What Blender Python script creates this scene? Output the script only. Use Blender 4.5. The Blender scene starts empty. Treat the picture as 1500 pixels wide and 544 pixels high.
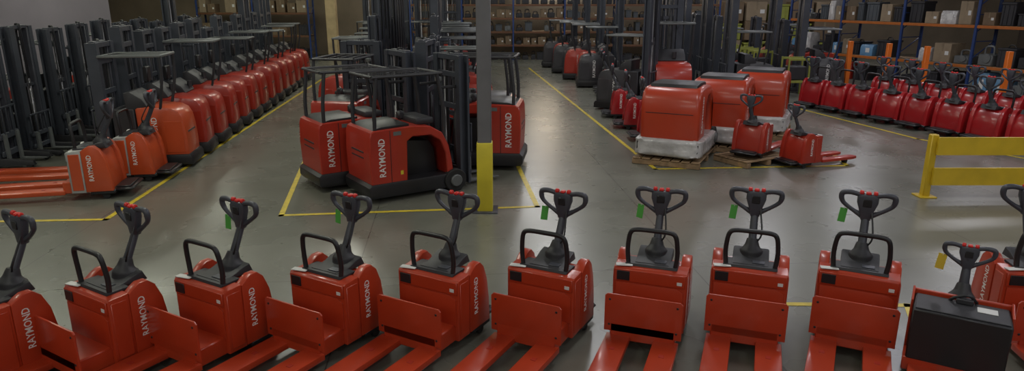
import bpy, bmesh, math, random
from mathutils import Vector, Matrix
random.seed(7)
S=bpy.context.scene; C=S.collection
try: S.view_settings.view_transform='Standard'
except Exception: pass
R=math.radians
H=3.3; F=1000.0; TH=R(15.5)
def G(px,py,z=0.0):
    u=(px-750)/F; v=(py-272)/F
    d=Vector((u, math.cos(TH)-v*math.sin(TH), -math.sin(TH)-v*math.cos(TH)))
    t=(z-H)/d.z
    return Vector((d.x*t,d.y*t,z))
# ---------------------------------------------------------------- materials
def mat(name,col,rough=.5,metal=0,coat=0,var=.12,scale=3,bump=0,bscale=60,spec=.5,emit=None):
    m=bpy.data.materials.new(name); m.use_nodes=True; nt=m.node_tree; b=nt.nodes['Principled BSDF']
    b.inputs['Roughness'].default_value=rough; b.inputs['Metallic'].default_value=metal
    b.inputs['Coat Weight'].default_value=coat; b.inputs['Coat Roughness'].default_value=.12
    b.inputs['Specular IOR Level'].default_value=spec
    tc=nt.nodes.new('ShaderNodeTexCoord'); n=nt.nodes.new('ShaderNodeTexNoise'); n.inputs['Scale'].default_value=scale; n.inputs['Detail'].default_value=4
    nt.links.new(tc.outputs['Object'],n.inputs['Vector'])
    r=nt.nodes.new('ShaderNodeValToRGB'); r.color_ramp.elements[0].position=.3; r.color_ramp.elements[1].position=.7
    r.color_ramp.elements[0].color=[c*(1-var) for c in col]+[1]; r.color_ramp.elements[1].color=[min(1,c*(1+var)) for c in col]+[1]
    nt.links.new(n.outputs['Fac'],r.inputs['Fac']); nt.links.new(r.outputs['Color'],b.inputs['Base Color'])
    if bump:
        n2=nt.nodes.new('ShaderNodeTexNoise'); n2.inputs['Scale'].default_value=bscale; nt.links.new(tc.outputs['Object'],n2.inputs['Vector'])
        bp=nt.nodes.new('ShaderNodeBump'); bp.inputs['Strength'].default_value=bump; bp.inputs['Distance'].default_value=.02
        nt.links.new(n2.outputs['Fac'],bp.inputs['Height']); nt.links.new(bp.outputs['Normal'],b.inputs['Normal'])
    return m
M={}
M['red']=mat('red_paint',(.42,.040,.012),.36,coat=.25,var=.07)
M['dred']=mat('deep_red_paint',(.37,.028,.014),.34,coat=.3,var=.07)
M['orange']=mat('orange_red_paint',(.50,.07,.018),.36,coat=.3,var=.07)
M['crim']=mat('crimson_paint',(.38,.012,.016),.28,coat=.5,var=.07)
M['button']=mat('red_button',(.6,.02,.015),.4)
M['black']=mat('black_plastic',(.012,.012,.014),.42)
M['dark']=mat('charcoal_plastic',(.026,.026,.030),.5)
M['dbody']=mat('dark_grey_body_paint',(.045,.045,.05),.4,coat=.2)
M['grey']=mat('slate_grey_metal',(.055,.058,.072),.42,metal=.15)
M['mast']=mat('mast_steel',(.055,.062,.078),.45,metal=.25)
M['lgrey']=mat('light_grey_steel',(.14,.15,.15),.45,metal=.2)
M['silver']=mat('silver_panel',(.38,.39,.38),.4,metal=.2)
M['steel']=mat('bare_steel',(.35,.35,.36),.3,metal=.9)
M['white']=mat('white_lettering',(.72,.72,.70),.5,var=.02)
M['paper']=mat('paper',(.65,.65,.63),.7,var=.05)
M['yel']=mat('safety_yellow',(.60,.41,.02),.4,coat=.2)
M['lemon']=mat('lemon_sleeve',(.60,.50,.03),.45)
M['line']=mat('yellow_floor_paint',(.60,.46,.04),.4,var=.2,scale=9)
M['green']=mat('green_paper_tag',(.08,.38,.06),.6)
M['yellowtag']=mat('yellow_paper_tag',(.62,.45,.04),.6)
M['rubber']=mat('rubber',(.014,.014,.014),.75)
M['wood']=mat('pallet_wood',(.26,.17,.09),.75,var=.3,scale=8)
M['wrap']=mat('white_stretch_wrap',(.46,.45,.44),.16,bump=1.0,bscale=9,var=.25)
M['card']=mat('cardboard',(.16,.11,.065),.8)
M['card2']=mat('pale_cardboard',(.26,.20,.13),.8)
M['tape']=mat('tape',(.22,.17,.11),.35)
M['bluep']=mat('blue_rack_paint',(.018,.045,.16),.45)
M['orp']=mat('orange_rack_paint',(.42,.12,.02),.45)
M['orpost']=mat('bright_orange_paint',(.70,.16,.015),.45)
M['orpd']=mat('dimmed_orange_rack_paint',(.13,.055,.025),.5)  # beam orange darkened to carry the dimness of the back of the hall
M['bluew']=mat('pale_blue_wrap',(.10,.23,.38),.35,bump=.4,bscale=12)
M['tote']=mat('grey_tote',(.07,.08,.09),.5)
M['lime']=mat('lime_frame_paint',(.26,.28,.05),.5)
M['wallL']=mat('lavender_grey_wall',(.22,.20,.235),.8,var=.08,scale=.6)
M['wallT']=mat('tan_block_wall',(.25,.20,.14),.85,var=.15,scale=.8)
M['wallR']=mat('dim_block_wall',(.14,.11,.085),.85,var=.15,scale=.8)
M['ceil']=mat('ceiling_deck',(.42,.42,.42),.9)
def floor_mat():
    m=bpy.data.materials.new('polished_concrete'); m.use_nodes=True; nt=m.node_tree; b=nt.nodes['Principled BSDF']; L=nt.links.new
    tc=nt.nodes.new('ShaderNodeTexCoord')
    n=nt.nodes.new('ShaderNodeTexNoise'); n.inputs['Scale'].default_value=.45; n.inputs['Detail'].default_value=8; n.inputs['Roughness'].default_value=.6
    L(tc.outputs['Object'],n.inputs['Vector'])
    r=nt.nodes.new('ShaderNodeValToRGB'); r.color_ramp.elements[0].position=.32; r.color_ramp.elements[1].position=.72
    r.color_ramp.elements[0].color=(.112,.114,.090,1); r.color_ramp.elements[1].color=(.188,.188,.158,1); L(n.outputs['Fac'],r.inputs['Fac'])
    mp=nt.nodes.new('ShaderNodeMapping'); mp.inputs['Rotation'].default_value=(0,0,R(-5.2)); mp.inputs['Location'].default_value=(1.2,.6,0); L(tc.outputs['Object'],mp.inputs['Vector'])
    br=nt.nodes.new('ShaderNodeTexBrick'); br.offset=0; br.inputs['Scale'].default_value=1; br.inputs['Brick Width'].default_value=4.2; br.inputs['Row Height'].default_value=4.2
    br.inputs['Mortar Size'].default_value=.008; br.inputs['Mortar Smooth'].default_value=.3; L(mp.outputs['Vector'],br.inputs['Vector'])
    mx=nt.nodes.new('ShaderNodeMix'); mx.data_type='RGBA'; L(br.outputs['Fac'],mx.inputs['Factor']); L(r.outputs['Color'],mx.inputs['A']); mx.inputs['B'].default_value=(.06,.057,.05,1)
    L(mx.outputs['Result'],b.inputs['Base Color'])
    n2=nt.nodes.new('ShaderNodeTexNoise'); n2.inputs['Scale'].default_value=1.0; n2.inputs['Detail'].default_value=3; L(tc.outputs['Object'],n2.inputs['Vector'])
    mr=nt.nodes.new('ShaderNodeMapRange'); mr.inputs['To Min'].default_value=.22; mr.inputs['To Max'].default_value=.34; L(n2.outputs['Fac'],mr.inputs['Value']); L(mr.outputs['Result'],b.inputs['Roughness'])
    b.inputs['Specular IOR Level'].default_value=.85
    return m
M['floor']=floor_mat()
# ---------------------------------------------------------------- mesh builder
def crom(pts,k=5,closed=False):
    P=[Vector(p) for p in pts]; out=[]; n=len(P)
    for i in range(n if closed else n-1):
        p0=P[(i-1)%n] if (closed or i>0) else P[0]; p1=P[i]; p2=P[(i+1)%n]; p3=P[(i+2)%n] if (closed or i+2<n) else P[-1]
        for j in range(k):
            t=j/k; out.append(.5*((2*p1)+(p2-p0)*t+(2*p0-5*p1+4*p2-p3)*t*t+(3*p1-p0-3*p2+p3)*t**3))
    if not closed: out.append(P[-1])
    return out
class MB:
    def __init__(s): s.bm=bmesh.new()
    def merge(s,b):
        me=bpy.data.meshes.new('t'); b.to_mesh(me); b.free(); s.bm.from_mesh(me); bpy.data.meshes.remove(me)
    def box(s,c,d,bev=.008,rot=None,seg=1):
        b=bmesh.new(); bmesh.ops.create_cube(b,size=1)
        for v in b.verts: v.co=Vector((v.co.x*d[0],v.co.y*d[1],v.co.z*d[2]))
        bev=min(bev,min(d)*.45)
        if bev>0: bmesh.ops.bevel(b,geom=list(b.edges),offset=bev,segments=seg,affect='EDGES',profile=.5)
        m=Matrix.Translation(Vector(c))@(rot.to_4x4() if rot else Matrix())
        b.transform(m); s.merge(b); return s
    def prism(s,prof,lo,hi,axis='x',bev=.01,seg=2):
        b=bmesh.new()
        def mk(p,t):
            return {'x':(t,p[0],p[1]),'y':(p[0],t,p[1]),'z':(p[0],p[1],t)}[axis]
        a=[b.verts.new(mk(p,lo)) for p in prof]; c=[b.verts.new(mk(p,hi)) for p in prof]; n=len(prof)
        fa=b.faces.new(a); fb=b.faces.new(c[::-1])
        for i in range(n): b.faces.new((a[i],c[i],c[(i+1)%n],a[(i+1)%n])[::-1])
        bmesh.ops.recalc_face_normals(b,faces=b.faces)
        if bev>0:
            es=[e for e in b.edges if (fa in e.link_faces or fb in e.link_faces)]
            bmesh.ops.bevel(b,geom=es,offset=bev,segments=seg,affect='EDGES',profile=.5)
        s.merge(b); return s
    def rings(s,rs):
        V=[[s.bm.verts.new(p) for p in r] for r in rs]; n=len(V[0])
        for A,B in zip(V,V[1:]):
            for q in range(n): s.bm.faces.new((A[q],A[(q+1)%n],B[(q+1)%n],B[q]))
        s.bm.faces.new(V[0][::-1]); s.bm.faces.new(V[-1]); return s
    def tube(s,pts,r,n=8,smooth=True,closed=False,k=5):
        if smooth:
            P=crom(pts,k,closed)
            if isinstance(r,(list,tuple)):
                rr=[]; m=len(r)
                for i in range(m-1):
                    for j in range(k): rr.append(r[i]+(r[i+1]-r[i])*j/k)
                rr.append(r[-1]); r=rr
        else: P=[Vector(p) for p in pts]
        if not isinstance(r,(list,tuple)): r=[r]*len(P)
        m=len(P); rings=[]; nrm=None
        for i,p in enumerate(P):
            if closed: t=(P[(i+1)%m]-P[(i-1)%m])
            else: t=P[min(i+1,m-1)]-P[max(i-1,0)]
            t=t.normalized() if t.length>1e-9 else Vector((0,0,1))
            if nrm is None:
                nrm=t.cross(Vector((0,0,1))); 
                if nrm.length<1e-3: nrm=t.cross(Vector((1,0,0)))
            nrm=(nrm-t*nrm.dot(t)).normalized(); bi=t.cross(nrm)
            rings.append([s.bm.verts.new(p+(nrm*math.cos(2*math.pi*q/n)+bi*math.sin(2*math.pi*q/n))*r[i]) for q in range(n)])
        for i in range(m if closed else m-1):
            A=rings[i];B=rings[(i+1)%m]
            for q in range(n): s.bm.faces.new((A[q],A[(q+1)%n],B[(q+1)%n],B[q]))
        if not closed:
            s.bm.faces.new(rings[0][::-1]); s.bm.faces.new(rings[-1])
        return s
    def cyl(s,p0,p1,r,n=20):
        p0=Vector(p0);p1=Vector(p1); d=(p1-p0); e=min(.012,d.length*.2,r*.3); u=d.normalized()
        return s.tube([p0,p0+u*e*.01,p0+u*e,p1-u*e,p1-u*e*.01,p1],[r-e,r-e,r,r,r-e,r-e],n,False)
    def build(s,name,m,parent=None,ang=38):
        bmesh.ops.recalc_face_normals(s.bm,faces=s.bm.faces)
        me=bpy.data.meshes.new(name); s.bm.to_mesh(me); s.bm.free()
        me.materials.append(M[m] if isinstance(m,str) else m)
        me.shade_smooth(); me.set_sharp_from_angle(angle=R(ang))
        o=bpy.data.objects.new(name,me); C.objects.link(o)
        if parent: o.parent=parent
        return o
TX={}
def text(body,size,m,parent,mtx,name='lettering',sx=.85,bold=.012):
    key=(body,size,sx,bold)
    if key not in TX:
        cu=bpy.data.curves.new('t','FONT'); cu.body=body; cu.size=1; cu.align_x='CENTER'; cu.align_y='CENTER'; cu.extrude=.01; cu.offset=bold; cu.resolution_u=2
        o=bpy.data.objects.new('t',cu); C.objects.link(o); dg=bpy.context.evaluated_depsgraph_get(); dg.update()
        me=bpy.data.meshes.new_from_object(o.evaluated_get(dg)); bpy.data.objects.remove(o)
        me.transform(Matrix.Diagonal((size*sx,size,size*.2,1))); me.materials.clear(); me.materials.append(M[m]); TX[key]=me
    me=TX[key].copy(); me.transform(mtx); me.name=name
    o=bpy.data.objects.new(name,me); C.objects.link(o); o.parent=parent
    return o
def basis(x,y,loc):
    x=Vector(x).normalized();y=Vector(y).normalized();z=x.cross(y)
    return Matrix.Translation(Vector(loc))@Matrix((x,y,z)).transposed().to_4x4()
def sideR(x,y,z): return basis((0,0,1),(0,-1,0),(x,y,z))
def sideL(x,y,z): return basis((0,0,1),(0,1,0),(x,y,z))
def thing(name,label,cat,group=None):
    o=bpy.data.objects.new(name,None); C.objects.link(o); o.empty_display_size=.2; tag(o,label,cat,group); return o
def tag(o,label,cat,group=None,kind=None):
    if label: o['label']=label
    if cat: o['category']=cat
    if group: o['group']=group
    if kind: o['kind']=kind
    return o
def struct(o): o['kind']='structure'; return o
def kids(o): return [c for c in o.children]
def copy_tree(o,parent=None,src=None):
    c=o.copy(); C.objects.link(c); c.parent=parent
    for ch in kids(o): copy_tree(ch,c)
    return c
def put(o,p,az,label=None,group=None,sc=1,z=0):
    o.location=(p[0],p[1],z); o.rotation_euler=(0,0,-R(az)); o.scale=(sc,sc,sc)
    if label: o['label']=label
    if group: o['group']=group
    return o
class Proto:
    def __init__(s,fn): s.fn=fn; s.first=None
    def get(s):
        if s.first is None: s.first=s.fn(); return s.first
        return copy_tree(s.first)
def dirv(az): return Vector((math.sin(R(az)),math.cos(R(az)),0))
# ---------------------------------------------------------------- PALLET TRUCK (+Y handle end, forks -Y)
def make_pallet(paint='red',grab=True,plate=True,front=None,fl=1.45,exposed=False):
    t=thing('pallet_truck','','pallet truck')
    fr=front or paint
    W=.37
    b=MB()
    if not exposed:
        b.prism([(-.20,.12),(-.20,.745),(-.185,.76),(.0,.77),(.0,.12)],-W,W,bev=.012)
        bo=b.build('body',fr,t)
        MB().box((0,-.206,.68),(2*W-.03,.016,.13),.005).build('front_panel',fr,bo)
        MB().prism([(-W+.03,.28),(W-.03,.28),(W-.03,.56),(W-.10,.60),(-W+.03,.60)],-.214,-.198,'y',.005).build('front_panel',fr,bo)
        MB().box((-.265,-.218,.68),(.13,.012,.10),.003).build('vent_panel','black',bo)
        MB().box((-.27,-.15,.775),(.17,.07,.01),.002,Matrix.Rotation(R(12),3,'Z')).build('paper_label','paper',bo)
        MB().box((.30,-.2155,.66),(.05,.004,.035),.001).build('warning_label','paper',bo)
        for sx in (-1,1): MB().box((sx*W,-.10,.44),(.014,.15,.56),.005).build('cover_panel',paint,bo)
    else:
        b.box((0,-.12,.16),(.82,.46,.14),.01).box((0,.10,.46),(.82,.04,.62),.008)
        bo=b.build('battery_tray',paint,t)
        for sx in (-1,1): MB().prism([(-.10,.12),(-.14,.735),(.10,.79),(.10,.12)],sx*.400-.010,sx*.400+.010,bev=.004).build('side_panel',paint,t)
        ba=MB().box((0,-.14,.475),(.775,.44,.51),.012).build('battery','black',t)
        MB().box((0,-.14,.735),(.74,.38,.012),.004).build('battery_lid','dark',ba)
        MB().tube([(-.1,.02,.74),(-.05,.0,.79),(.05,.0,.82),(.12,.04,.75)],.014).build('power_cable','black',ba)
        MB().box((.2,-.10,.744),(.16,.12,.006),.002).build('data_plate','paper',ba)
        MB().box((.02,.0,.765),(.14,.08,.05),.008).build('connector','dark',ba)
    if exposed: prof=[(.10,.13),(.10,.70),(.20,.72),(.28,.66),(.34,.50),(.37,.30),(.38,.13)]
    else: prof=[(.0,.13),(.0,.76),(.05,.80),(.11,.835),(.19,.835),(.26,.77),(.32,.62),(.355,.40),(.37,.13)]
    for sx in (-1,1):
        sp=MB().prism(prof,sx*(W-.04)-.05,sx*(W-.04)+.05,bev=.014).build('side_panel',paint,t)
        text('RAYMOND',.095,'white',sp,(sideR if sx>0 else sideL)(sx*(W+.0105),.17 if exposed else .105,.50))
    MB().prism([(.0,.13),(.0,.76),(.20,.75),(.26,.66),(.31,.45),(.335,.28),(.335,.13)] if not exposed else [(.12,.13),(.12,.70),(.20,.70),(.26,.6),(.31,.45),(.335,.28),(.335,.13)],-W+.08,W-.08,bev=.01).build('motor_cover',paint,t)
    MB().box((0,.22,.11),(2*W,.34,.06),.015).build('skirt','black',t)
    tz=.10 if not exposed else -.02; ty=.10 if not exposed else 0
    if not exposed:
        MB().prism([(-.10,.765),(-.09,.795),(.04,.795),(.10,.81),(.18,.84),(.27,.855),(.31,.76)],-.18,.18,bev=.015).prism([(-.14,.765),(-.13,.79),(.07,.79),(.08,.765)],-.265,.265,bev=.008).build('storage_tray','dark',t)
        MB().box((.08,-.02,.80),(.12,.08,.010),.004).build('decal_plate','grey',t)
    zb=.81 if not exposed else .70
    MB().tube([(0,.20,zb),(0,.20,zb+.04),(0,.21,zb+.09),(0,.23,zb+.16)],[.125,.115,.075,.052],18).build('tiller_base','dark',t)
    arm=MB().tube([(0,.21,zb+.06),(0,.25,.98),(0,.28+ty*.8,1.12+tz),(0,.26+ty,1.24+tz)] if not exposed else [(0,.21,zb+.06),(0,.23,.90),(0,.26,1.02),(0,.26,1.13)],[.050,.038,.034,.046],14)
    for v in arm.bm.verts: v.co.x*=1.1
    arm=arm.build('tiller_arm','grey',t)
    if not exposed: MB().tube([(.03,.20,zb+.12),(.085,.2,1.04),(.05,.23+ty,1.18+tz)],.009).build('cable','black',arm)
    h=MB().prism([(-.045,1.08),(.045,1.08),(.07,1.18),(.10,1.27),(.10,1.33),(.065,1.36),(-.065,1.36),(-.10,1.33),(-.10,1.27),(-.07,1.18)],.215,.295,'y',.02,2)
    for sx in (-1,1):
        h.tube([(sx*.05,.255,1.338),(sx*.15,.25,1.362),(sx*.215,.25,1.36),(sx*.245,.252,1.345),(sx*.25,.255,1.30),(sx*.232,.26,1.25),(sx*.18,.262,1.205),(sx*.12,.265,1.165),(sx*.03,.262,1.115)],[.024,.026,.028,.028,.028,.023,.021,.022,.032],10,k=3)
    bt=MB().box((0,.25,1.368),(.05,.06,.03),.01).cyl((-.085,.25,1.372),(-.045,.25,1.37),.024,10).cyl((.045,.25,1.37),(.085,.25,1.372),.024,10)
    ds=MB().box((0,.21,1.27),(.08,.012,.08),.005)
    for q in (h,bt,ds):
        if exposed: q.bm.transform(Matrix.Translation((0,.255,1.0))@Matrix.Diagonal((.82,.82,.82,1))@Matrix.Translation((0,-.255,-1.08)))
        else: q.bm.transform(Matrix.Translation((0,ty,tz)))
    hd=h.build('control_handle','grey',t); bt.build('button','button',hd); ds.build('display','black',hd)
    if grab:
        MB().tube([(-.235,-.10,.76),(-.25,-.10,.90),(-.245,-.11,1.02),(-.225,-.12,1.12),(-.17,-.12,1.155),(0,-.12,1.16),(.17,-.12,1.155),(.225,-.12,1.12),(.245,-.11,1.02),(.25,-.10,.90),(.235,-.10,.76)],.024,10).build('grab_bar','black',t)
    MB().box((0,.50,.13),(.62,.26,.05),.02).box((0,.48,.165),(.52,.20,.02),.008).build('platform','black',t)
    y0=-.52 if plate else -.32
    if plate:
        pl=MB().prism([(-.38,.20),(.38,.20),(.38,.575),(.355,.60),(-.355,.60),(-.38,.575)],-.53,-.51,'y',.004).build('load_backrest',fr,t)
        for sx in (-1,1):
            for z in (.27,.54): MB().cyl((sx*.33,-.536,z),(sx*.33,-.52,z),.012,8).build('bolt','black',pl)
    MB().box((0,(y0-.2)/2,.20),(.64,abs(y0+.2)+.02,.18),.012).build('fork_frame',paint,t)
    for sx in (-1,1):
        x=sx*.235; e=y0-fl
        f=MB().prism([(x-.12,y0+.02),(x+.12,y0+.02),(x+.12,e+.16),(x+.07,e),(x-.07,e),(x-.12,e+.16)],.10,.165,'z',.008)
        f=f.build('fork',paint,t)
        MB().cyl((x-.06,e+.3,.055),(x+.06,e+.3,.055),.055,14).build('load_wheel','rubber',f)
        MB().box((x,e+.32,.167),(.12,.22,.004),.001).build('slot','dred',f)
        MB().box((x,y0-.3,.167),(.05,.05,.004),.001).build('slot','dred',f)
    MB().cyl((-.05,.2,.10),(.05,.2,.10),.10).build('drive_wheel','rubber',t)
    for sx in (-1,1): MB().cyl((sx*.32-.02,.25,.055),(sx*.32+.02,.25,.055),.055,14).build('caster','rubber',t)
    return t
P_red=Proto(lambda:make_pallet('red'))
P_crim=Proto(lambda:make_pallet('crim',fl=.8))
P_org=Proto(lambda:make_pallet('orange',front='silver',grab=True,plate=False,fl=2.3))
P_bare=Proto(lambda:make_pallet('red',grab=False,plate=False,exposed=True))
P_walk=Proto(lambda:make_pallet('dred',grab=False,plate=False,fl=1.1))
# ---------------------------------------------------------------- mast helper
def add_mast(t,y,h,wide=.34,col='mast',fl=.8,fill=False):
    a=MB(); k=.02 if fill else 0
    for sx in (-1,1):
        a.prism([(sx*wide-.05-k,y-.10),(sx*wide+.05+k,y-.10),(sx*wide+.05+k,y+.10),(sx*wide-.05-k,y+.10),(sx*wide-.05-k,y+.06),(sx*wide+.015,y+.06),(sx*wide+.015,y-.06),(sx*wide-.05-k,y-.06)][::1],.08,h,'z',.003,1)
    for z in (.35,h*.62,h-.35,h-.04): a.box((0,y+.07,z),(wide*2+.06,.03,.10),.006)
    ms=a.build('mast',col,t)
    i=MB()
    for sx in (-1,1): i.box((sx*(wide-.11),y-.02,h*.5+.02),(.07,.15,h-.12),.006)
    i.box((0,y-.03,h-.02),(wide*2-.14,.10,.09),.008).box((0,y-.03,h*.55),(wide*2-.14,.05,.09),.008)
    i.build('inner_mast','grey',ms)
    for sx in (-1,1):
        MB().tube([(sx*(wide-.20),y+.02,.2),(sx*(wide-.20),y+.02,h*.55),(sx*(wide-.20),y+.02,h*.56),(sx*(wide-.20),y+.02,h-.1)],[.045,.045,.025,.025],10,False).build('lift_cylinder','steel' if sx>0 else 'black',ms)
        MB().box((sx*.05,y-.07,h*.55),(.02,.008,h*.8),.002).cyl((sx*.05-.012,y-.03,h-.06),(sx*.05+.012,y-.03,h-.06),.05,12).build('lift_chain','steel',ms)
    for dx in (0,.05): MB().tube([(.03+dx,y+.03,.5),(.04+dx,y+.05,h*.7),(.02+dx,y+.02,h-.05),(-.02+dx,y-.04,h+.05),(-.05+dx,y-.09,h-.1),(-.06+dx,y-.1,h*.6)],.014,6).build('hose','black',ms)
    ca=MB().box((0,y-.14,.28),(.78,.05,.12),.01).box((0,y-.14,.62),(.78,.05,.12),.01)
    for sx in (-1,1): ca.box((sx*.26,y-.12,.45),(.05,.05,.4),.006)
    ca=ca.build('carriage','mast',t)
    lb=MB().box((0,y-.16,1.18),(.82,.03,.04),.006)
    for q in range(5): lb.box((-.39+.195*q,y-.16,.92),(.03,.025,.52),.004)
    lb.build('load_backrest','mast',ca)
    for sx in (-1,1):
        MB().prism([(y-.16,.66),(y-.20,.66),(y-.205,.10),(y-.2-fl,.075),(y-.2-fl,.06),(y-.19,.055),(y-.16,.08)],sx*.26-.055,sx*.26+.055,bev=.004,seg=1).build('fork','lgrey',t)
# ---------------------------------------------------------------- REACH TRUCK (+Y rear)
def make_reach(paint='red',mh=2.65,guard=False):
    t=thing('reach_truck','','forklift')
    bd=MB().prism([(-.22,.22),(-.24,1.18),(-.20,1.21),(.10,1.23),(.42,1.19),(.54,1.12),(.60,1.0),(.63,.82),(.65,.5),(.65,.22)],-.395,.395,bev=.02,seg=2).build('body',paint,t)
    for sx in (-1,1):
        text('RAYMOND',.15,'white',bd,(sideR if sx>0 else sideL)(sx*.3965,.08,.70))
        MB().box((sx*.395,.42,.62),(.010,.34,.62),.004).build('side_panel',paint,bd)
    MB().box((0,.640,.70),(.5,.012,.03),.003,Matrix.Rotation(R(3),3,'X')).build('vent_panel','dark',bd)
    MB().prism([(-.46,.06),(-.46,.27),(.66,.27),(.71,.20),(.71,.06)],-.435,.435,bev=.02).build('skirt','black',t)
    MB().prism([(-.40,1.05),(-.42,1.50),(-.30,1.52),(-.10,1.38),(-.02,1.24),(-.2,1.1)],-.38,.38,bev=.02).tube([(-.12,-.05,1.3),(-.12,-.05,1.46)],.05,12,False).build('control_console','dark',t)
    MB().box((0,-.45,.66),(.86,.40,1.08),.02).build('battery','dark',t)
    add_mast(t,-.84,mh,.36,fl=.45,fill=True)
    if guard:
        g=MB()
        for sx in (-1,1): g.box((sx*.44,-.18,2.2),(.05,1.10,.05),.012)
        for y in (-.73,.35): g.box((0,y,2.2),(.92,.05,.05),.012)
        for q in range(3): g.box((-.22+.22*q,-.18,2.21),(.025,1.06,.02),.004)
        g.build('overhead_guard','lgrey',t)
        for sx in (-1,1): 
            MB().tube([(sx*.38,.22,1.18),(sx*.42,.32,1.7),(sx*.43,.34,2.2)],.028,8).build('guard_post','dark',t)
    else:
        MB().box((-.3,-.58,2.1),(.05,.28,.05),.01).box((.3,-.58,2.1),(.05,.28,.05),.01).box((-.3,-.48,1.8),(.06,.06,.65),.01).box((.3,-.48,1.8),(.06,.06,.65),.01).box((0,-.48,1.55),(.7,.05,.06),.01).build('mast_brace','mast',t)
        MB().box((.2,-.42,1.70),(.26,.10,.32),.02).build('display','black',t)
    for sx in (-1,1):
        l=MB().prism([(-.65,.05),(-.65,.24),(-1.3,.17),(-1.50,.15),(-1.53,.06)],sx*.39-.05,sx*.39+.05,bev=.01).build('base_leg','dark',t)
        MB().cyl((sx*.39-.04,-1.42,.06),(sx*.39+.04,-1.42,.06),.06,14).build('load_wheel','rubber',l)
    MB().cyl((-.30,.35,.11),(-.20,.35,.11),.11).build('drive_wheel','rubber',t)
    return t
P_reach=Proto(lambda:make_reach('dred'))
P_reachG=Proto(lambda:make_reach('dred',2.5,True))
P_reachOG=Proto(lambda:make_reach('orange',2.45,True))
P_reachT=Proto(lambda:make_reach('dred',4.2,True))
P_reachD=Proto(lambda:make_reach('dbody',3.6,True))
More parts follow.
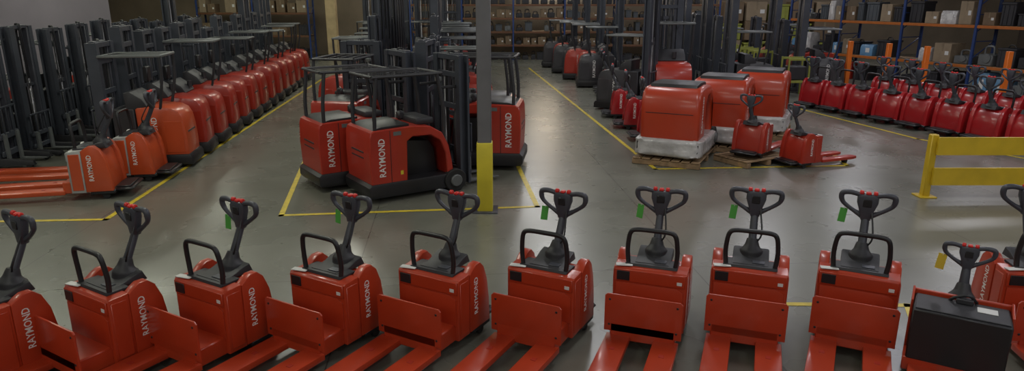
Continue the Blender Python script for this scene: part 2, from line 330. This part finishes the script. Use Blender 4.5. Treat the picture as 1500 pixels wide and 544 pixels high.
# ---------------------------------------------------------------- STAND-UP FORKLIFT (+Y rear)
def make_stand(paint='dred',mast=True,mh=2.45,wrapped=False):
    t=thing('stand_up_forklift','','forklift')
    if wrapped: pr=[(.74,.32),(.80,.8),(.77,1.08),(.69,1.22),(.54,1.29),(.0,1.30),(-.42,1.27),(-.60,1.18),(-.70,1.0),(-.73,.58),(-.73,.32),(-.60,.32),(-.56,.84),(-.46,1.0),(-.30,1.08),(-.06,1.06),(.06,.94),(.08,.32)]
    else: pr=[(.78,.32),(.80,.8),(.785,1.16),(.76,1.25),(.70,1.28),(.0,1.30),(-.32,1.26),(-.54,1.12),(-.66,.88),(-.72,.58),(-.75,.32),(-.63,.32),(-.60,.74),(-.50,.98),(-.32,1.10),(.02,1.11),(.12,1.04),(.14,.32)]
    bd=MB().prism(pr,-.50,.50,bev=.085 if wrapped else .016,seg=4 if wrapped else 1).build('body',paint,t)
    for sx in (-1,1):
        text('RAYMOND',.16,'white',bd,(sideR if sx>0 else sideL)(sx*.5015,.44 if wrapped else .58,.80))
        if not wrapped:
            MB().box((sx*.502,.30,1.20),(.003,.14,.07),.001).build('decal_plate','lgrey',bd)
            MB().box((sx*.502,.24,.50),(.004,.05,.07),.001).build('warning_label','lemon',bd)
            MB().box((sx*.501,.43,.80),(.004,.01,.92),.001).build('seam','black',bd)
    if not wrapped:
        MB().box((0,.797,.78),(.5,.01,.03),.004).build('vent_panel','dark',bd)
        MB().box((0,.797,.88),(.5,.01,.03),.004).build('vent_panel','dark',bd)
    MB().prism([(-.56,.33),(-.50,.8),(-.4,.95),(.05,1.0),(.05,.33)],-.24,.24,bev=.01).build('operator_compartment','black',t)
    if not wrapped: MB().box((0,-.3,1.33),(.7,.35,.12),.04,seg=2).box((.2,-.1,1.38),(.12,.12,.16),.03).build('control_console','dark',t)
    if not wrapped: MB().prism([(.05,1.29),(.05,1.335),(.55,1.325),(.70,1.28)],-.44,.44,bev=.01).build('top_cover','black',t)
    MB().prism([(.80,.10),(.84,.16),(.84,.30),(.79,.35),(-.88,.35),(-.95,.28),(-.95,.14),(-.88,.08)],-.525,.525,bev=.02).build('base','black',t)
    for sx in (-1,1):
        w=MB().cyl((sx*.50-.06,-.76,.21),(sx*.50+.085*(1 if sx>0 else .8),-.76,.21),.21,28).build('wheel','rubber',t)
        MB().cyl((sx*.50+sx*.03,-.76,.21),(sx*.50+sx*.098,-.76,.21),.11,20).build('hub','lgrey',w)
    MB().cyl((-.08,.5,.12),(.08,.5,.12),.12).build('drive_wheel','rubber',t)
    if mast:
        add_mast(t,-1.02,mh,.38,fl=.6,fill=True)
        g=MB()
        g.tube([(-.44,-.50,2.17),(-.44,.56,2.17),(-.36,.66,2.17),(.36,.66,2.17),(.44,.56,2.17),(.44,-.50,2.17),(.3,-.56,2.17),(-.3,-.56,2.17)],.026,8,True,True,3)
        for q in range(3): g.box((-.22+.22*q,.05,2.172),(.022,1.2,.014),.004)
        g.build('overhead_guard','dark',t)
        for sx in (-1,1):
            MB().tube([(sx*.44,.66,1.22),(sx*.45,.66,1.6),(sx*.44,.60,2.17)],.032,8).build('guard_post','dark',t)
            MB().tube([(sx*.44,-.60,.95),(sx*.45,-.60,1.5),(sx*.43,-.50,2.17)],.034,8).build('guard_post','dark',t)
            MB().box((sx*.33,-.78,1.9),(.05,.42,.05),.01).build('mast_brace','dark',t)
        MB().box((-.3,-.6,2.05),(.12,.09,.09),.02).build('work_light','lgrey',t)
    if wrapped:
        rs=[]; n=44
        for j,z in enumerate((.05,.08,.13,.19,.25,.31,.35,.37)):
            rr=[]
            for q in range(n):
                a=2*math.pi*q/n; c,s_=math.cos(a),math.sin(a); e=.22
                x=math.copysign(abs(c)**e,c)*.575; yy=math.copysign(abs(s_)**e,s_)*.88
                k=(.93 if j in (0,7) else 1)+random.uniform(-.018,.022)
                rr.append((x*k,yy*k,z+random.uniform(-.012,.012)))
            rs.append(rr)
        MB().rings(rs).build('stretch_wrap','wrap',t,60)
        MB().prism([(.56,1.27),(.52,1.34),(.2,1.36),(-.3,1.34),(-.4,1.25)],-.40,.40,bev=.03).build('foam_cover','black',t)
        MB().box((0,.797,.84),(.8,.012,.012),.003).build('seam','black',bd)
    return t
P_stand=Proto(lambda:make_stand('dred'))
P_wrap=Proto(lambda:make_stand('red',mast=False,wrapped=True))
# ---------------------------------------------------------------- SETTING
fl=MB().box((2,20,-.1),(60,56,.2),0).build('floor','floor'); struct(fl)
ce=MB().box((2,20,8.1),(60,56,.2),0).build('ceiling','ceil'); struct(ce)
def wall(a,b,name,m,th=.3,h=8):
    a=Vector((a[0],a[1],0));b=Vector((b[0],b[1],0)); d=b-a; L=d.length
    o=MB().box((0,0,h/2),(L,th,h),0).build(name,m); o.location=(a+b)/2; o.rotation_euler=(0,0,math.atan2(d.y,d.x)); return struct(o)
wall((-14,-7),(-17.0,29.5),'wall_left','wallL')
wall((-25.5,29.5),(-17.0,29.5),'wall_left_return','wallT')
wall((-25.5,29.5),(-25.5,41.3),'wall_left_far','wallT')
wall((-25.5,41.3),(30,41.3),'wall_back','wallT')
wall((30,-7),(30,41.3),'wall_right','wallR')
wall((-14,-7),(30,-7),'wall_front','wallT')
def line(i,pts,w=.085):
    b=MB()
    P=[G(*p) for p in pts]
    for p,q in zip(P,P[1:]):
        d=(q-p); n=Vector((-d.y,d.x,0)).normalized()*w/2; e=d.normalized()*w/2
        v=[b.bm.verts.new((k.x,k.y,.004)) for k in (p-n-e,q-n+e,q+n+e,p+n-e)]; b.bm.faces.new(v)
    o=b.build('trim_%d'%i,'line'); return struct(o)
line(1,[(-60,326),(155,322),(472,116)])
line(2,[(500,112),(412,316),(787,303),(757,240)])
line(3,[(775,100),(960,248),(1241,243),(1215,222)])
line(4,[(1165,158),(1345,204),(1520,236)])
line(5,[(1150,446),(1330,448),(1338,470)])
t=thing('support_column','grey steel building column with yellow lower sleeve beside the central forklifts','column')
p=G(711,308); t.location=p
MB().box((0,0,4),(.215,.215,8),.012).build('shaft',mat('column_paint',(.14,.14,.145),.5),t)
MB().box((0,0,.56),(.245,.245,1.12),.02,seg=2).build('protective_sleeve','lemon',t)
MB().box((0,0,.01),(.4,.4,.02),.004).build('base_plate','grey',t)
t=thing('wooden_post','tan timber post standing in front of the back wall left of centre','post'); p=G(490,86); t.location=p
MB().box((0,0,2.5),(.55,.4,5),.02).build('shaft',mat('timber',(.46,.35,.19),.7,var=.2,scale=2),t)
MB().box((0,0,.1),(.7,.55,.2),.02).build('plinth','dark',t)
t=thing('guard_rail','yellow steel guard rail barrier with two rails at the right edge','barrier'); p=G(1358,290); t.location=p
for z in (.90,.38): MB().prism([(-.04,z-.15),(-.04,z+.15),(.0,z+.15),(.03,z+.07),(.0,z),(.03,z-.07),(0,z-.15)],.02,4.2,bev=.006).build('rail','yel',t)
for x in (.0,2.0,4.1):
    MB().box((x,.09,.54),(.12,.12,1.08),.012).build('post','yel',t); MB().box((x,.09,.012),(.28,.28,.024),.004).build('base_plate','yel',t)
# ---------------------------------------------------------------- FRONT ROW
ordn=['first','second','third','fourth','fifth','sixth','seventh','eighth','ninth','tenth','eleventh','twelfth','thirteenth','fourteenth']
face=[(-52,448,30),(124,430,31),(290,418,30),(463,407,30),(626,403,29.5),(791,400,27.5),(952,397,20),(1098,398,20),(1258,404,27)]
front=[]
SC=.96
for i,(px,py,az) in enumerate(face):
    o=P_red.get(); P=G(px,py,.76*SC); root=P+dirv(az)*.2*SC
    lab='red rider pallet truck with black grab loop, %s from the left in the front row'%ordn[i]
    put(o,root,az,lab,'rider pallet trucks in the front row',SC); front.append(o)
ob=P_bare.get(); put(ob,G(1409,468,.72*.93)+dirv(32)*.35*.93,32,'red pallet truck with exposed black battery at the right end of the front row',None,.93)
o=P_red.get(); put(o,G(1537,402,.76)+dirv(10)*.2,10,'red pallet truck cut by the right edge beside the exposed battery truck','rider pallet trucks in the front row')
def papertag(src,off,m_,lab,grp):
    m=Matrix.Translation(src.location)@src.rotation_euler.to_matrix().to_4x4()
    tg=thing('paper_tag',lab,'tag',grp)
    tg.location=m@Vector(off); tg.rotation_euler=(0,R(6),random.uniform(-.7,.3))
    MB().box((0,0,-.10),(.07,.003,.15),.001).build('tag_card',m_,tg); MB().tube([(0,0,-.04),(.005,0,.0),(0,0,.04)],.003,5).build('tag_string','paper',tg)
for i in (2,3,5,6,7,8):
    papertag(front[i],(-.20,.36,1.25),'green','green paper tag hanging from the handle of the %s front row truck'%ordn[i],'green tags on the front row')
papertag(ob,(-.19,.24,1.06),'yellowtag','yellow paper tag hanging from the handle of the exposed battery truck',None)
# ---------------------------------------------------------------- LEFT
o=P_org.get(); put(o,Vector((-7.2,11.35,0)),76,'orange and silver rider pallet truck with orange forks nearest on the left','rider pallet trucks at the left row end',1.1)
o=P_org.get(); put(o,Vector((-7.05,12.5,0)),80,'orange rider pallet truck parked just behind the nearest silver sided one','rider pallet trucks at the left row end',1.1)
az=80
A=G(290,238);B=G(455,117)
N=14
for i in range(N):
    p=A.lerp(B,i/(N-1))-dirv(az)*.68
    pr=P_reachOG if i==0 else (P_reachG if i in (3,6,8) else (P_reachT if i in (10,12,13) else P_reach))
    o=put(pr.get(),p,az+random.uniform(-3,3),'%s reach truck with grey mast, %s from the near end of the left row'%('orange' if i<1 else 'red',ordn[i]),'reach trucks in the left row')
    o.scale.z=(1,1.02,.97,1.03)[i%4]
for i in range(11):
    D=13.3+1.2*i
    p=Vector((-11.05-.10*(D-13),D,0)); o=(P_reachG if i in (0,2,5) else (P_reachD if i in (1,4,8) else P_reach)).get()
    put(o,p,az+180+random.uniform(-3,3),'dark masted reach truck along the left wall, %s from the camera'%ordn[i],'reach trucks along the left wall')
    o.scale.z=(1,.75,1.04)[i%3] if i in (1,4,8) else (1,.96,1.04)[i%3]
# ---------------------------------------------------------------- CENTRE
fa=55.0; fwd=dirv(fa); rgt=Vector((fwd.y,-fwd.x,0))
def stand(p,fw,lab,pr=P_stand,sc=1,z=0,grp='stand up forklifts in the middle bay'):
    o=pr.get(); put(o,p,fw+180,lab,grp,sc,z)
    if pr is P_stand: o.scale.z=.95*sc
    return o
rc=G(545,302)
pB=rc+fwd*.82-rgt*.53
o=stand(pB,fa,'red stand up forklift with arched doorway nearest in the middle bay')
pA=pB-rgt*1.16-fwd*.42
stand(pA,fa,'red stand up forklift parked immediately left of the nearest one')
pC=G(762,251)+Vector((-.78,.62,0))
stand(pC,-84,'red stand up forklift behind the yellow sleeved column',sc=1.06)
stand(Vector((-3.55,14.7,0)),8,'red stand up forklift behind the two nearest in the middle bay')
stand(pC+Vector((-.1,1.4,0)),-86,'second red stand up forklift behind the column')
k=0
for j in range(11):
    D=16.9+1.15*j
    for s in (0,1):
        if j==0 and s==0: k+=1; continue
        x0=-.091*D+.50 if s else -.091*D-2.75
        a=88 if s else -92
        pr=P_reachT if (k in (5,6,9,12,13,16,19)) else (P_reachD if k in (4,7,8,11,14,15,18,20) else (P_reachG if k%4==1 else P_reach))
        o=put(pr.get(),Vector((x0,D,0)),a+random.uniform(-3,3),'%s reach truck deep in the middle bay, %s side, rank %s'%('dark' if pr is P_reachD else 'red','right' if s else 'left',ordn[k//2]),'reach trucks deep in the middle bay'); k+=1
        o.scale.z=random.choice((.95,1,1.06))
for i,x in enumerate((-6.4,-5.2,-4.0,-2.8)):
    o=put((P_reachT if i%2 else P_reachD).get(),(x,31.3),180+random.uniform(-4,4),'tall masted forklift at the far end of the middle bay, %s from the left'%ordn[i],'tall forklifts ending the middle bay')
# ---------------------------------------------------------------- RIGHT OF AISLE
for i,(x,y) in enumerate([(942,207),(918,189),(899,173)]):
    o=P_crim.get(); put(o,G(x,y)+Vector((.3,.2,0)),-86+random.uniform(-4,4),'crimson rider pallet truck by the right aisle line, %s from the near end'%ordn[i],'rider pallet trucks along the right aisle line')
o=put(P_reachT.get(),(4.75,20.9),178,'tall masted reach truck standing directly behind the wrapped red forklifts'); o.scale=(1.35,1.1,1.15)
put(P_reachD.get(),(3.3,20.6),-60,'dark reach truck between the crimson pallet trucks and the tall mast')
Q0=G(868,146);Q1=G(792,101)
for i in range(9):
    q=Q0.lerp(Q1,i/8)+Vector((.8+(.25 if i%2 else 0),.9,0))
    pr=P_crim if i in (0,1) else (P_reachT if i in(4,7) else (P_reachD if i in (2,5,6,8) else P_reach))
    o=pr.get(); put(o,q,-86+random.uniform(-5,5),'%s beyond the nearest crimson pallet trucks at the right aisle line, %s'%('crimson pallet truck' if pr is P_crim else ('dark reach truck' if pr is P_reachD else 'red reach truck'),ordn[i]),'trucks along the far right aisle line')
for i in range(8):
    D=22.6+1.25*i; pr=P_reachT if i in (2,6) else (P_reachD if i%2==0 else P_reach)
    put(pr.get(),(7.9-.05*i,D),94+random.uniform(-3,3),'forklift in the file behind the wrapped red forklifts, %s nearest'%ordn[i],'forklifts behind the wrapped ones')
for i,(X,Y,a) in enumerate([(11.0,24.4,100),(11.2,26.2,95),(11.3,28.0,90),(11.4,29.8,92)]):
    put((P_reachD if i in (0,2) else P_stand).get(),(X,Y),a,'forklift among the lime battery stands, %s nearest'%ordn[i],'forklifts by the battery stands')
def pallet(p,az,lab,w=1.36,d=1.8):
    t=thing('wooden_pallet',lab,'pallet','pallets under the wrapped machines'); put(t,p,az)
    for q in range(7): MB().box((-w/2+.09+q*(w-.18)/6,0,.125),(.16,d,.022),.003).build('deck_board','wood',t)
    for y in (-d/2+.06,0,d/2-.06): MB().box((0,y,.056),(w,.10,.10),.004).build('stringer','wood',t)
    return t
wa=26; c0=G(1024,250); ax=dirv(wa); rx=Vector((ax.y,-ax.x,0))
base=c0+ax*.90-rx*.68
for i in range(3):
    p=base+ax*1.84*i+rx*(.62*i)
    pallet(p,wa,'wooden pallet under the %s wrapped red forklift'%ordn[i])
    o=stand(p,wa,['wrapped red forklift with black foam top, nearest on its pallet','wrapped red forklift, middle one of the three on pallets','wrapped red forklift, rightmost of the three on pallets'][i],P_wrap,1.2,.137,'wrapped forklifts on pallets')
    o.scale=(1.18,1.0,1.1)
p=G(1104,243)+Vector((.1,.42,0)); pallet(p,60,'wooden pallet under the red pallet truck beside the wrapped forklifts',.9,1.3)
o=P_walk.get(); put(o,p,222,'red pallet truck on a wooden pallet beside the wrapped forklifts',None,.86,.137)
o=P_walk.get(); put(o,G(1165,247)+Vector((.25,.32,0)),-112,'small red walk behind pallet truck at the corner of the right bay',None,.84)
A=G(1180,158);B=G(1492,222); N=8
for i in range(N):
    p=A.lerp(B,i/(N-1))+Vector((.42,.18,0))
    o=P_crim.get(); put(o,p,-112+random.uniform(-6,6),'crimson rider pallet truck in the row before the right rack, %s from the far end'%ordn[i],'rider pallet trucks before the right rack',1.04)
for i in range(7):
    p=A.lerp(B,(i+.3)/6.5)+Vector((.42,.18,0))-dirv(-112)*2.6
    o=P_crim.get(); put(o,p,-112+random.uniform(-6,6),'crimson rider pallet truck in the second row before the right rack, %s from far'%ordn[i],'rider pallet trucks in the second right row')
# ---------------------------------------------------------------- RACKS
def rack(P1,P2,nb,levels,depth,lab,up='bluep',beam='orp',hh=5.2):
    t=thing('pallet_rack',lab,'rack'); P1=Vector(P1);P2=Vector(P2); d=P2-P1; d.z=0; L=d.length; t.location=(P1.x,P1.y,0); t.rotation_euler=(0,0,math.atan2(d.y,d.x))
    bw=L/nb
    for i in range(nb+1):
        u=MB()
        for y in (0,depth): u.box((i*bw,y,hh/2),(.09,.08,hh),.008).box((i*bw,y,.01),(.18,.16,.02),.002)
        z=.3
        while z<hh-.8:
            u.tube([(i*bw,0,z),(i*bw,depth,z+.6)],.018,6,False); u.tube([(i*bw,0,z+.6),(i*bw,depth,z+.6)],.018,6,False); z+=.9
        u.build('upright_frame',up,t)
    for z in levels:
        for i in range(nb):
            MB().box(((i+.5)*bw,-.02,z),(bw-.09,.05,.10),.008).build('beam',beam,t)
            MB().box(((i+.5)*bw,depth+.02,z),(bw-.09,.05,.10),.008).build('beam',beam,t)
            MB().box(((i+.5)*bw,depth*.5,z+.04),(bw-.1,depth-.05,.025),.003).build('deck','wood',t)
    return t,bw
def mkbox(m,nm='cardboard_box',lab='',kind=0):
    def f():
        t=thing(nm,lab,'box')
        b=MB()
        if kind==0: b.box((0,0,.5),(1,1,1),.02)
        elif kind==1: b.prism([(-.5,0),(-.5,.75),(-.42,.97),(-.2,1.0),(.25,.98),(.45,.9),(.5,.5),(.5,0)],-.48,.48,bev=.06,seg=2)
        elif kind==2:
            b.box((0,0,.45),(.92,.92,.9),.03).box((0,0,.93),(1,1,.12),.03)
            for x in (-.3,0,.3): b.box((x,-.47,.45),(.05,.04,.8),.01)
        else:
            b.box((0,0,.3),(.9,.9,.6),.05).tube([(-.3,-.1,.5),(-.3,-.1,.9),(-.1,-.1,1.0),(.2,-.1,.95),(.25,-.1,.5)],.06,8).cyl((.1,-.5,.4),(.1,.2,.4),.25,14)
        o=b.build('body',m,t)
        if kind==0: MB().box((0,0,.995),(.10,1.01,.015),.002).box((0,-.502,.8),(.10,.006,.4),.001).build('packing_tape','tape',o); MB().box((.28,-.502,.5),(.22,.006,.2),.001).build('paper_label','paper',o)
        elif kind==1: MB().box((.1,-.5,.5),(.3,.01,.4),.003).build('paper_label','paper',o)
        elif kind==2: MB().tube([(-.2,0,1),(-.1,0,1.12),(.1,0,1.12),(.2,0,1)],.03,6).build('handle','black',o)
        return t
    return f
BX={'card':Proto(mkbox('card')),'card2':Proto(mkbox('card2')),'blue':Proto(mkbox('bluew','wrapped_crate',kind=1)),'white':Proto(mkbox('wrap','wrapped_crate',kind=1)),
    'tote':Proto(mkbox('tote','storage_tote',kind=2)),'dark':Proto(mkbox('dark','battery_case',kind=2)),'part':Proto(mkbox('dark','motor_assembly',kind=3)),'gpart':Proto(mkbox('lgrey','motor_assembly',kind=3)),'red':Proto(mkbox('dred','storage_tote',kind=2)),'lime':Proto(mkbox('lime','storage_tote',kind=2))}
NM={'card':('brown cardboard carton','cardboard cartons'),'card2':('pale cardboard carton','pale cartons'),'blue':('crate in pale blue wrap','blue wrapped crates'),'white':('crate in white wrap','white wrapped crates'),'tote':('grey storage tote','grey totes'),'dark':('black battery case','black battery cases'),'part':('black motor assembly','black motor assemblies'),'gpart':('grey motor assembly','grey motor assemblies'),'red':('red storage tote','red totes'),'lime':('lime storage tote','lime totes')}
def stock(t,bw,nb,levels,depth,kinds,where,maxh=.9,minw=.35,maxw=.9,skip=.12):
    a=t.rotation_euler.z; ux=Vector((math.cos(a),math.sin(a),0)); uy=Vector((-math.sin(a),math.cos(a),0))
    for i in range(nb):
        for li,z in enumerate(levels):
            x=.12
            while x<bw-.4:
                w=random.uniform(minw,maxw)
                if x+w>bw-.08: w=bw-.08-x
                if w<.25: break
                if random.random()>skip:
                    k=random.choice(kinds[li%len(kinds)]); h=random.uniform(.5,1)*maxh; dd=random.uniform(.5,.8)*depth
                    o=BX[k].get(); q=t.location+ux*(i*bw+x+w/2)+uy*(dd/2+.06)
                    put(o,q,-math.degrees(a)); o.scale=(w*.93,dd,h); o.location.z=z+(.055 if z>.05 else 0)
                    o['label']='%s on the %s'%(NM[k][0],where); o['group']='%s on the %s'%(NM[k][1],where)
                x+=w+random.uniform(.02,.10)
P1=G(1150,104);P2=G(1500,149);d=(P2-P1); P2b=P1+d*1.35
lv=[.95,2.3,3.6]
t,bw=rack(P1,P2b,5,lv,1.1,'long blue and orange pallet rack at the right behind the crimson truck row')
stock(t,bw,5,[.0]+lv[:2],1.1,[['dark','tote','blue','red','part','gpart'],['blue','white','card2','dark','gpart','part','blue','white'],['card','part','card2','white','dark','tote','gpart']],'right pallet rack',.8,.25,.7,.03)
P1=Vector((-5.4,37.3,0));P2=Vector((11.0,37.3,0)); lv2=[.75,1.45,2.15,2.85,3.6]
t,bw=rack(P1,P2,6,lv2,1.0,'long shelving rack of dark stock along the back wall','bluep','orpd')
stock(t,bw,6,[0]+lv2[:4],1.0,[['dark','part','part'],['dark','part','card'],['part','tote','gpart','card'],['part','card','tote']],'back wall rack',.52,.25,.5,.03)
for i in range(5):
    for j in range(3):
        k=['card2','lime','card'][(i+j)%3]; o=BX[k].get(); put(o,Vector((11.9+i*1.25,38.4,0)),0); o.scale=(1.1,1.1,.88); o.location.z=j*1.01
        o['label']='large %s stacked against the back wall right of the rack'%{'card2':'pale carton','lime':'lime tote','card':'brown carton'}[k]; o['group']='%s stacked at the back right'%NM[k][1]
        if k!='lime': o.scale.z=1.0
P1=Vector((-17,38.0,0));P2=Vector((-11,38.0,0))
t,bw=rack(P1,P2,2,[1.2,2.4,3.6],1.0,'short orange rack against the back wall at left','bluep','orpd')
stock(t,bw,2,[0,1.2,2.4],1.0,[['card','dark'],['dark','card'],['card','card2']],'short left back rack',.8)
for i,(x,y) in enumerate([(9.7,23.6),(9.6,26.8),(9.6,28.4),(9.5,30.2),(11.6,32.0)]):
    t=thing('battery_stand','lime and grey battery roller stand among machines before the right rack','stand','battery stands before the right rack'); t.location=(x,y,0); t.scale=(.7,.9,1)
    f=MB()
    for a in (-.5,.5):
        for b_ in (-.35,.35): f.box((a,b_,.65),(.07,.07,1.3),.008)
    for z in (.5,1.25): f.box((0,-.35,z),(1.0,.06,.08),.008).box((0,.35,z),(1.0,.06,.08),.008)
    f.build('frame','lime',t); MB().box((0,0,.78),(.8,.55,.46),.03).build('battery','dark',t)
for i,(x,y) in enumerate([(1237,136),(1292,143),(1346,152),(1462,168)]):
    t=thing('marker_post','orange marker post behind the crimson truck row, %s from the left'%ordn[i],'post','orange marker posts'); t.location=G(x,y); MB().box((0,0,.9),(.14,.14,1.8),.01).build('shaft','orpost',t); MB().box((0,0,.015),(.3,.3,.03),.004).build('base_plate','orp',t)
# ---------------------------------------------------------------- LIGHTS
w=bpy.data.worlds.new('World'); S.world=w; w.use_nodes=True; w.node_tree.nodes['Background'].inputs[0].default_value=(.5,.5,.55,1); w.node_tree.nodes['Background'].inputs[1].default_value=.3
def area(x,y,z,sx,sy,pw,col,rot=None):
    l=bpy.data.lights.new('room_or_fill_lamp','AREA'); l.shape='RECTANGLE'; l.size=sx; l.size_y=sy; l.energy=pw; l.color=col
    o=bpy.data.objects.new('room_or_fill_lamp',l); C.objects.link(o); o.location=(x,y,z)
    if rot: o.rotation_euler=rot
for y in (1,9,17,25,33):
    for x,c in ((-12,(.97,1,.82)),(-4,(.99,1,.86)),(4,(.96,.96,.97)),(12,(.94,.93,1)),(20,(.94,.93,1))):
        area(x-.09*y,y,7.4,.8,3.0,158 if y>5 else 80,c)
for x,p_ in ((2.0,260),(4.5,130),(-7,240),(9.5,220)):
    area(x,41.0,4.6,2.0,2.4,p_,(.96,.96,.97),(R(90),0,0))  # unseen lamps at the back wall, placed for the bright floor streaks
area(-5,-6,6.6,9,1.6,190,(1,.98,.92),(R(68),0,0)); area(8,-6,6.6,9,1.6,190,(.97,.96,.99),(R(68),0,0))  # added soft fill behind the camera to brighten fronts, no ceiling fixtures
# ---------------------------------------------------------------- CAMERA
cd=bpy.data.cameras.new('Camera'); cam=bpy.data.objects.new('Camera',cd); C.objects.link(cam); S.camera=cam
cd.sensor_width=36; cd.lens=36*F/1500; cd.clip_end=200
cam.location=(0,0,H); cam.rotation_euler=(R(90)-TH,0,0)
